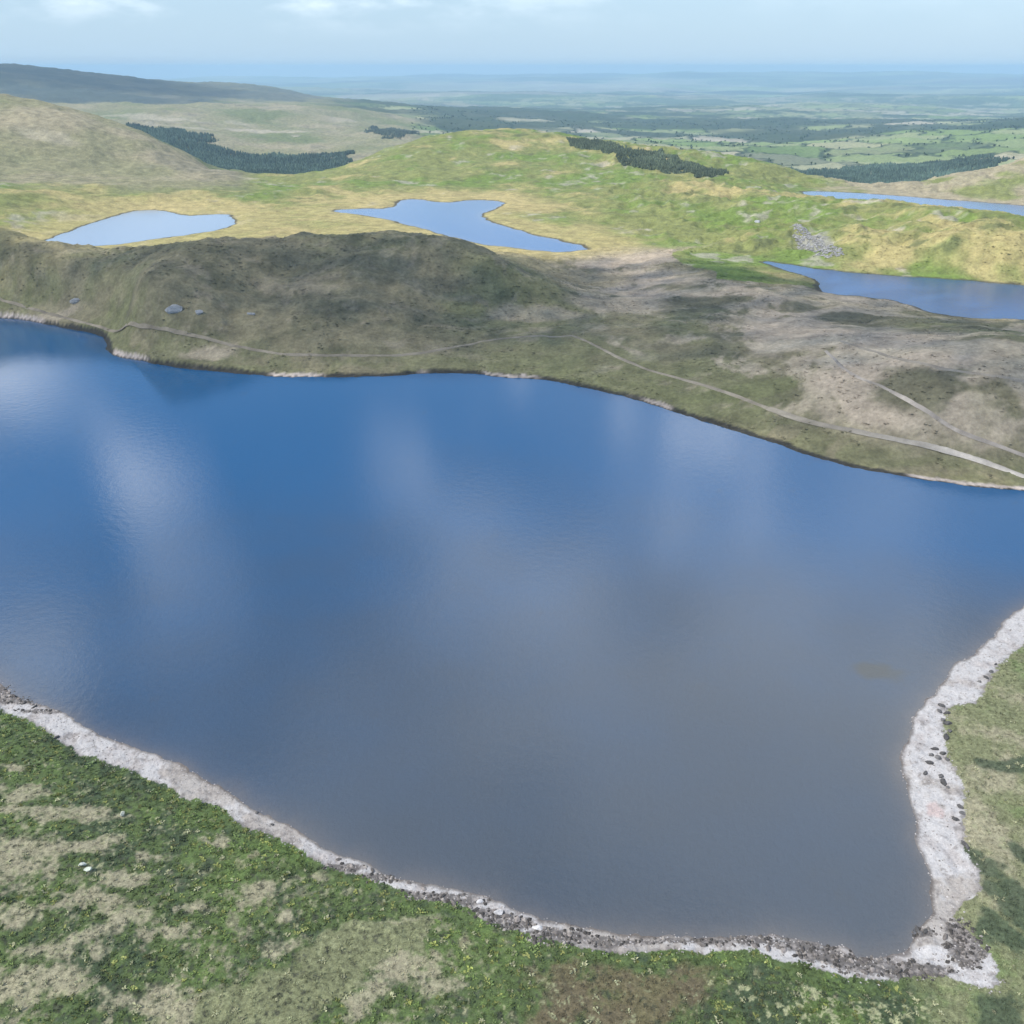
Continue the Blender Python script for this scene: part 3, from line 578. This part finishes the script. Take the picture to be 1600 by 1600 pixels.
# ------------------------------------------------------------------ conifer plantations
def forest(name, quad, n_, hmean, colr, zg, jag=.3):
    P = np.array([hit(*q) if q[1] < 800 else at_r(q[0], 105, q[1])[:2] for q in quad]); lo = P.min(0); hi = P.max(0)
    xs, ys = area(n_ * 4, lo[0], hi[0], lo[1], hi[1]); ok = sdf(xs, ys, P) + jag * 90 * fbm(xs, ys, 120, 501, 4, .6) < 0; ok &= fbm(xs, ys, 70, 505, 4, .6) > -.62; ok &= rng.random(len(xs)) < .9; xs = xs[ok][:n_]; ys = ys[ok][:n_]; n_ = len(xs)
    zs = zat(xs, ys); h_ = hmean * rng.uniform(.6, 1.25, n_); V = []; Fc = []; ns = 6; ang = np.arange(ns) * 2 * np.pi / ns
    rings = [(0., 0.02), (.12, .20), (.35, .17), (.37, .22), (.62, .11), (.64, .14), (1., .005)]
    vs = []
    for t, w_ in rings:
        jit = rng.uniform(.75, 1.25, (n_, ns)); vs.append(np.stack([xs[:, None] + np.cos(ang) * w_ * h_[:, None] * jit, ys[:, None] + np.sin(ang) * w_ * h_[:, None] * jit, np.repeat((zs + h_ * t - .3)[:, None], ns, 1)], -1))
    V = np.stack(vs, 1).reshape(-1, 3); nr = len(rings); b0 = np.arange(n_)[:, None, None] * nr * ns; a0 = np.arange(nr - 1)[:, None] * ns; j = np.arange(ns); j1 = (j + 1) % ns
    Fq = np.stack([b0 + a0 + j, b0 + a0 + j1, b0 + a0 + ns + j1, b0 + a0 + ns + j], -1).reshape(-1, 4)
    cc = np.repeat(np.asarray(colr)[None] * rng.uniform(.6, 1.5, (n_, 1)) * (1.15 + .5 * fbm(xs, ys, 90, 503, 3))[:, None], nr * ns, 0)
    return mesh_obj(name, V, Fq, M_tree, 'stuff', {'albedo': cc}, smooth=False)
DKG = (.05, .048, .036)
forest('conifer_plantation', [(885,216),(960,228),(1040,236),(1070,252),(1140,268),(1146,282),(1085,280),(1000,266),(960,250),(910,228)], 12000, 3.2, (.080, .10, .062), 0, .3)
forest('valley_forest', [(185,2720),(240,2620),(300,2440),(400,2420),(450,2340),(545,2330),(570,1800),(300,1800),(240,2150),(205,2350)], 18000, 8., (.065, .098, .070), 0, .8)
forest('hanger_wood', [(1175,2400),(1220,2380),(1290,2220),(1380,2400),(1480,2480),(1560,2420),(1580,1900),(1300,1800),(1150,1900)], 18000, 7.5, (.065, .098, .070), 0, .6)
forest('ridge_wood', [(575,3150),(640,3100),(650,2700),(600,2600),(570,2850)], 3500, 6, (.065, .085, .065), 0, .8)
# field trees and copses of the valley farmland
xs, ys = area(60000, -1500, 3500, 1700, 5200); aa = np.degrees(np.arctan2(xs, ys)); cid, ed = voro(xs + 60 * fbm(xs, ys, 200, 131, 5, .55) + 30 * fbm(xs, ys, 60, 132, 4), (ys + 60 * fbm(xs, ys, 60, 132, 4)) * .8, 230, 141)
ok = (ed < 14) & (aa > -6) & (aa < 33) & (rng.random(len(xs)) < .5); xs, ys = xs[ok], ys[ok]; print('hedge trees', len(xs))
clumps('hedgerow_trees', xs, ys, rng.uniform(3, 5, len(xs)), rng.uniform(3, 7, len(xs)), np.tile([.06, .09, .04], (len(xs), 1)) * rng.uniform(.6, 1.4, (len(xs), 1)), 8, M_tree, .8, .5)

# ------------------------------------------------------------------ rocks
import bmesh
def rock_mesh(name, sx, sy, sz, seed, colr, sub=2):
    bm = bmesh.new(); bmesh.ops.create_icosphere(bm, subdivisions=sub, radius=1)
    V = np.array([v.co[:] for v in bm.verts]); rg = np.random.default_rng(seed)
    for _ in range(11):                                   # break flat faces off the lump
        d = rg.normal(size=3); d /= np.linalg.norm(d); t = V @ d; lim = rg.uniform(.45, .8); V -= np.outer(np.maximum(t - lim, 0), d)
    V += (fbm(V[:, 0] * 1.3 + seed, V[:, 1] * 1.3 + V[:, 2] * 2.1, .7, seed, 3) * .09)[:, None] * V
    V *= np.array([sx, sy, sz])
    for v, q in zip(bm.verts, V): v.co = q
    me = bpy.data.meshes.new(name); bm.to_mesh(me); bm.free()
    a = me.attributes.new('albedo', 'FLOAT_COLOR', 'POINT'); cc = np.tile(np.r_[colr, 1.], (len(V), 1)); cc[:, :3] *= (1 + .2 * fbm(V[:, 0], V[:, 1] + V[:, 2], .4, seed, 2))[:, None]
    a.data.foreach_set('color', cc.astype(np.float32).ravel()); me.materials.append(M_rock); return me
def place(me, name, x, y, rz, label, cat, group=None, sink=.2, sc_=1.):
    o = bpy.data.objects.new(name, me); sc.collection.objects.link(o); z = float(zat(x, y)[0]); o.location = (x, y, z + sink); o.rotation_euler = (0, 0, rz); o.scale = (sc_, sc_, sc_)
    o['label'] = label; o['category'] = cat
    if group: o['group'] = group
    return o
DK = (.10, .095, .09); LT = (.56, .54, .52)
dark_me = [rock_mesh('boulder', *d_, s, np.array(DK) * f_) for s, f_, d_ in ((1, 1., (.85, .6, .5)), (2, 1.3, (.7, .6, .4)), (3, .8, (1., .55, .45)), (4, 1.7, (.7, .5, .35)))]
pale_me = [rock_mesh('boulder', .9, .6, .4, s, LT) for s in (11, 12, 13)]
brn_me = [rock_mesh('boulder', *d_, s, np.array((.17, .15, .135)) * f_) for s, f_, d_ in ((21, 1., (.9, .6, .4)), (22, 1.7, (.7, .6, .35)), (23, .6, (1., .5, .4)), (24, 1.3, (.6, .5, .35)))]
WORDS = ['first', 'second', 'third', 'fourth', 'fifth', 'sixth', 'seventh', 'eighth', 'ninth', 'tenth']; COUNT = ['one', 'two', 'three', 'four', 'five', 'six', 'seven', 'eight', 'nine', 'ten']
def many(pts, mes, label, group, smin=.6, smax=1.3, name='boulder', z=.8):
    P_ = np.array(pts); axis = 0 if np.ptp(P_[:, 0]) > np.ptp(P_[:, 1]) else 1
    pts = [pts[i] for i in np.argsort(P_[:, axis])]; n_ = len(pts); ends = ('leftmost', 'rightmost', 'left') if axis == 0 else ('topmost', 'lowest', 'top')
    for i, (px, py) in enumerate(pts):
        x, y = at_z(px, py, z); place(mes[i % len(mes)], name, x, y, rng.uniform(0, 6.3), (ends[0] if i == 0 else ends[1] if i == n_ - 1 else WORDS[i] + ' from ' + ends[2]) + ' of the ' + COUNT[n_ - 1] + ' ' + label, 'boulder', group, .1, rng.uniform(smin, smax))
def along(a, b, n_, j=2.):
    return [(a[0] + (b[0] - a[0]) * t + rng.normal(0, j), a[1] + (b[1] - a[1]) * t + rng.normal(0, j * .6)) for t in np.linspace(0, 1, n_)]
many([(1472,1100),(1468,1108),(1480,1112),(1474,1122),(1481,1130),(1484,1142),(1478,1150)], dark_me, "dark boulders just below the beach's bluish bay", 'dark boulders below the bluish white bay', .8, 1.3)
many([(1461,1168),(1455,1178),(1465,1183),(1474,1176),(1480,1186),(1452,1190)], dark_me, "dark boulders where the right beach narrows", 'dark boulders at the narrowest part of the right beach', .8, 1.4)
many([(1447,1206),(1470,1212),(1476,1222),(1482,1230)], dark_me, "dark boulders above the beach's reddish stain", 'dark boulders above the reddish stain', .7, 1.2)
many([(1500,1262),(1504,1272),(1494,1280)], dark_me, "dark edge boulders beside the reddish stain", 'dark boulders beside the reddish stain', .7, 1.1)
many([(1506,1318),(1512,1324)], dark_me, "dark edge boulders below the reddish stain", 'dark boulders just below the reddish stain', .8, 1.1)
many([(1530,1064),(1540,1058),(1550,1048),(1556,1036)], dark_me, "dark boulders on the bank above the bluish bay", 'dark boulders on the upper right bank', .6, 1.0)
many(along((2,1074),(64,1106),8,2.), brn_me, "larger brown wet rocks at the shore's left end", 'brown rocks at the left end of the shore', .5, 1.0)
many(along((520,1340),(690,1394),7,3), brn_me, "larger grey rocks where the lower left shore narrows", 'rocks on the narrowing lower left shore', .45, .8)
many(along((715,1406),(890,1458),10,5), brn_me, "larger rocks on the bank left of brown moor", 'rocks on the bottom centre bank', .5, .95)
many(along((1100,1468),(1330,1494),10,4), brn_me, "larger waterline rocks left of the lake corner", 'rocks on the bottom right waterline', .5, .95)
many(along((1350,1510),(1480,1520),6,4), brn_me, "larger rocks below the isolated white beach patch", 'rocks below the white beach patch', .5, .95)
many([(1490+rng.normal(0,14),1470+rng.normal(0,14)) for k in range(8)], brn_me, "larger boulders in the brown corner rubble", 'boulders in the corner rubble', .5, 1.0)
many([(1434,1446),(1440,1454),(1447,1450)], dark_me, "dark boulders in the right beach's gap", 'boulders in the beach gap', .6, .9)
many([(750,1404),(778,1424),(840,1446)], pale_me, "white boulders on the bottom centre bank", 'white boulders on the bottom centre bank', .9, 1.3)
many([(400,1266),(424,1284),(88,1152)], dark_me, "dark rocks lying on the white left beach", 'dark rocks on the white left beach', .5, .8)
x, y = at_z(130, 1357, 2.6); place(rock_mesh('boulder', .95, .4, .5, 31, (.62, .64, .56)), 'boulder', x, y, .1, 'long whitish stone in green bracken, the upper left one of a close pair', 'boulder', None, .5)
x, y = at_z(141, 1366, 2.6); place(rock_mesh('boulder', .85, .45, .5, 32, (.55, .58, .48)), 'boulder', x, y, .4, 'long whitish stone in green bracken, the lower right one of a close pair', 'boulder', None, .5)
x, y = at_z(191, 1271, 2.4); place(rock_mesh('boulder', .55, .5, .5, 33, (.5, .5, .4)), 'boulder', x, y, .4, 'small round pale stone alone in bright green bracken below the left beach', 'boulder', None, .45)
for (px, py, s_, lb) in [(272,484,4.2,'pale grey rock outcrop low on the dark ridge, largest of the row'), (312,489,2.6,'pale grey crag right of the largest outcrop on the dark ridge'), (392,491,2.2,'small grey crag low in the middle of the dark ridge'),
                         (118,470,3.2,'grey crag near the left end of the dark ridge above the track'), (1182,347,3.2,'isolated pale grey rock on the sunny yellow green hillside')]:
    x, y = hit(px, py); place(rock_mesh('rock_outcrop', s_, s_ * .5, s_ * .55, int(px), (.34, .34, .33) if px < 1000 else (.5, .5, .5), 3), 'rock_outcrop', x, y, .1, lb, 'rock outcrop', None, .1)
# loose stones: too many to count
def stones(name, xs, ys, size, cols):
    n_ = len(xs); zs = zat(xs, ys); O = np.array([[1, 0, 0], [.3, 1, 0], [-.9, .4, 0], [-.5, -.8, 0], [.5, -.8, 0], [.1, .1, .7]], float)
    th = rng.uniform(0, 6.3, n_); V = O[None] * rng.uniform(.7, 1.2, (n_, 6, 3)); ca, sa = np.cos(th)[:, None], np.sin(th)[:, None]
    vx = V[..., 0] * ca - V[..., 1] * sa; vy = V[..., 0] * sa + V[..., 1] * ca
    V = np.stack([xs[:, None] + vx * size[:, None], ys[:, None] + vy * size[:, None], zs[:, None] - .03 + V[..., 2] * size[:, None]], -1).reshape(-1, 3)
    T = np.array([[0, 1, 5], [1, 2, 5], [2, 3, 5], [3, 4, 5], [4, 0, 5]]); Ft = (np.arange(n_)[:, None, None] * 6 + T).reshape(-1, 3)
    mesh_obj(name, V, Ft, M_rock, 'stuff', {'albedo': np.repeat(cols, 6, 0)}, smooth=False)
xs, ys = area(90000, -150, 125, 80, 240); b_ = sdf(xs, ys, BEACHP); s_ = sdf(xs, ys, LAKES[0][1]); mm = (b_ < .8) & (s_ > -.6) & (np.abs(np.degrees(np.arctan2(xs, ys))) < 48); xs, ys = xs[mm], ys[mm]; print('stones', len(xs))
t = rng.random((len(xs), 1)); cc = np.where(t < .5, np.array([.46, .43, .41]), np.where(t < .9, np.array([.33, .30, .275]), np.array([.16, .145, .13]))) * rng.uniform(.8, 1.1, (len(xs), 1))
dloc = np.interp(np.hypot(xs, ys), [0, 300], [0, 0])
stones('shore_pebbles', xs, ys, rng.uniform(.06, .24, len(xs)), cc)
xs, ys = area(60000, -110, 75, 82, 190); b_ = sdf(xs, ys, BEACHP); s_ = sdf(xs, ys, LAKES[0][1]); mm = (b_ < 1.2) & (s_ > -.8); xs, ys = xs[mm], ys[mm]; dk = np.zeros(len(xs)); nw = fbm(xs, ys, 2, 611, 3)
for (px, py, sx_, sy_) in DARKSPOTS:
    cx, cy = at_z(px, py, .7); dk = np.maximum(dk, np.exp(-((xs - cx + nw * .8) / sx_) ** 2 - ((ys - cy) / sy_) ** 2))
g = dk > .38; xs, ys = xs[g], ys[g]
stones('shore_rocks', xs, ys, rng.uniform(.12, .5, len(xs)), np.array([.15, .135, .12]) * rng.choice([.45, .8, 1.2, 2.2], (len(xs), 1), p=[.35, .35, .2, .1]))
P = np.array([hit(*q) for q in [(1235,352),(1262,362),(1285,378),(1320,398),(1290,402),(1262,392),(1240,372)]]); lo, hi = P.min(0), P.max(0)
xs, ys = area(9000, lo[0], hi[0], lo[1], hi[1]); ok = sdf(xs, ys, P) + 4 * fbm(xs, ys, 12, 601, 3) < 0; xs, ys = xs[ok][:1300], ys[ok][:1300]
stones('scree', xs, ys, rng.uniform(.3, 1.3, len(xs)), np.tile([.34, .33, .31], (len(xs), 1)) * rng.uniform(.6, 1.1, (len(xs), 1)))

# ------------------------------------------------------------------ clouds above the frame, whose shadows lie on ridge and moor
def shadow_cloud(sfun, box, alt, step, fade, bill, seed, a_max):
    off = S[:2] / S[2] * alt; gx = np.arange(box[0], box[1], step); gy = np.arange(box[2], box[3], step); GX, GY = np.meshgrid(gx, gy, indexing='ij'); x = GX.ravel(); y = GY.ravel()
    th = sst(0, fade, -sfun(x, y) + fade * .35 * fbm(x, y, fade * 1.6, seed, 4, .6)); lump = np.abs(fbm(x, y, fade * 1.3, seed + 3, 4, .6))
    V1 = np.column_stack([x + off[0], y + off[1], alt + th * bill * (.5 + 1.2 * lump)]); V2 = np.column_stack([x + off[0], y + off[1], alt - th * bill * .2 * (1 + lump)])
    I = np.arange(x.size).reshape(GX.shape); q = np.stack([I[:-1, :-1], I[1:, :-1], I[1:, 1:], I[:-1, 1:]], -1).reshape(-1, 4); q = q[th[q].max(1) > 0]
    V = np.concatenate([V1, V2]); Fq = np.concatenate([q, q[:, ::-1] + x.size]); u, inv = np.unique(Fq, return_inverse=True)
    q_ = NT('cloud'); b = q_.n('ShaderNodeBsdfDiffuse'); b.inputs[0].default_value = (.9, .9, .9, 1); tr = q_.n('ShaderNodeBsdfTranslucent'); tr.inputs[0].default_value = (.9, .9, .9, 1)
    ms = q_.n('ShaderNodeMixShader'); ms.inputs[0].default_value = .5; q_.l(b.outputs[0], ms.inputs[1]); q_.l(tr.outputs[0], ms.inputs[2])
    at_ = q_.n('ShaderNodeAttribute', attribute_name='thick'); mu = q_.n('ShaderNodeMath', operation='MULTIPLY'); q_.l(at_.outputs['Fac'], mu.inputs[0]); mu.inputs[1].default_value = a_max
    tp = q_.n('ShaderNodeBsdfTransparent'); m2_ = q_.n('ShaderNodeMixShader'); q_.l(mu.outputs[0], m2_.inputs[0]); q_.l(tp.outputs[0], m2_.inputs[1]); q_.l(ms.outputs[0], m2_.inputs[2]); q_.l(m2_.outputs[0], q_.out.inputs[0])
    return mesh_obj('clouds', V[u], inv.reshape(Fq.shape), q_.m, 'structure', {'thick': np.concatenate([th, th])[u]})
# outline of the shaded ground (world metres), filled with puffs
SH = [(px, py) for px, py in [(-300,340),(-60,330),(20,345),(60,384),(250,374),(360,366),(620,362),(700,375),(760,402),(850,412),(950,405),(1060,430),(1170,425),(1230,440),(1280,466),(1380,470),(1440,485),(1500,502),(1700,505)]]
top = [np.array(at_z(p[0], p[1], 33 if p[0] < 740 else 7)) for p in SH]
shp = np.array([p for p in top] + [np.array(at_z(a, b, 0)) for a, b in [(1900,800),(1600,775),(1440,756),(1300,730),(1180,695),(1050,655),(950,625),(860,606),(650,600),(370,596),(180,570),(100,530),(-60,510),(-500,500)]])
lo, hi = shp.min(0), shp.max(0)
shadow_cloud(lambda x, y: sdf(x, y, shp) + 4, (lo[0] - 20, hi[0] + 20, lo[1] - 20, hi[1] + 20), 620, 5, 22, 70, 5, .39)
# a second cloud shades the far mountain at the left, others pieces of the far plain
def discs(L_):
    return lambda x, y: np.minimum.reduce([(np.hypot((x - a_) / c_, (y - b_) / d_) - 1) * min(c_, d_) for a_, b_, c_, d_ in L_])
shadow_cloud(discs([(-2300, 4700, 1100, 900)]), (-4200, -900, 3300, 6300), 1500, 60, 350, 200, 6, .6)
shadow_cloud(discs([(2500, 15500, 3500, 1100), (-1500, 9500, 1900, 700), (6500, 11500, 1800, 500), (700, 6800, 1200, 350), (7500, 20000, 5000, 1500)]), (-5500, 13500, 5500, 22500), 1500, 150, 500, 200, 7, .65)

# ------------------------------------------------------------------ haze
bm = bmesh.new(); bmesh.ops.create_cube(bm, size=1); me = bpy.data.meshes.new('haze'); bm.to_mesh(me); bm.free()
zmin = float(Zt.min()) - 1.; zmax = max(float(Zt.max()), 160) + 6
hz = bpy.data.objects.new('haze', me); sc.collection.objects.link(hz); hz['kind'] = 'stuff'
hz.scale = (61500, 61500, zmax - zmin); hz.location = (0, 0, (zmax + zmin) / 2); print('haze', zmin, zmax)
q = NT('haze_air'); pv = q.n('ShaderNodeVolumePrincipled'); pv.inputs['Color'].default_value = (.52, .77, 1., 1); pv.inputs['Density'].default_value = 7.5e-5; pv.inputs['Anisotropy'].default_value = .0
q.l(pv.outputs[0], q.out.inputs['Volume']); me.materials.append(q.m)
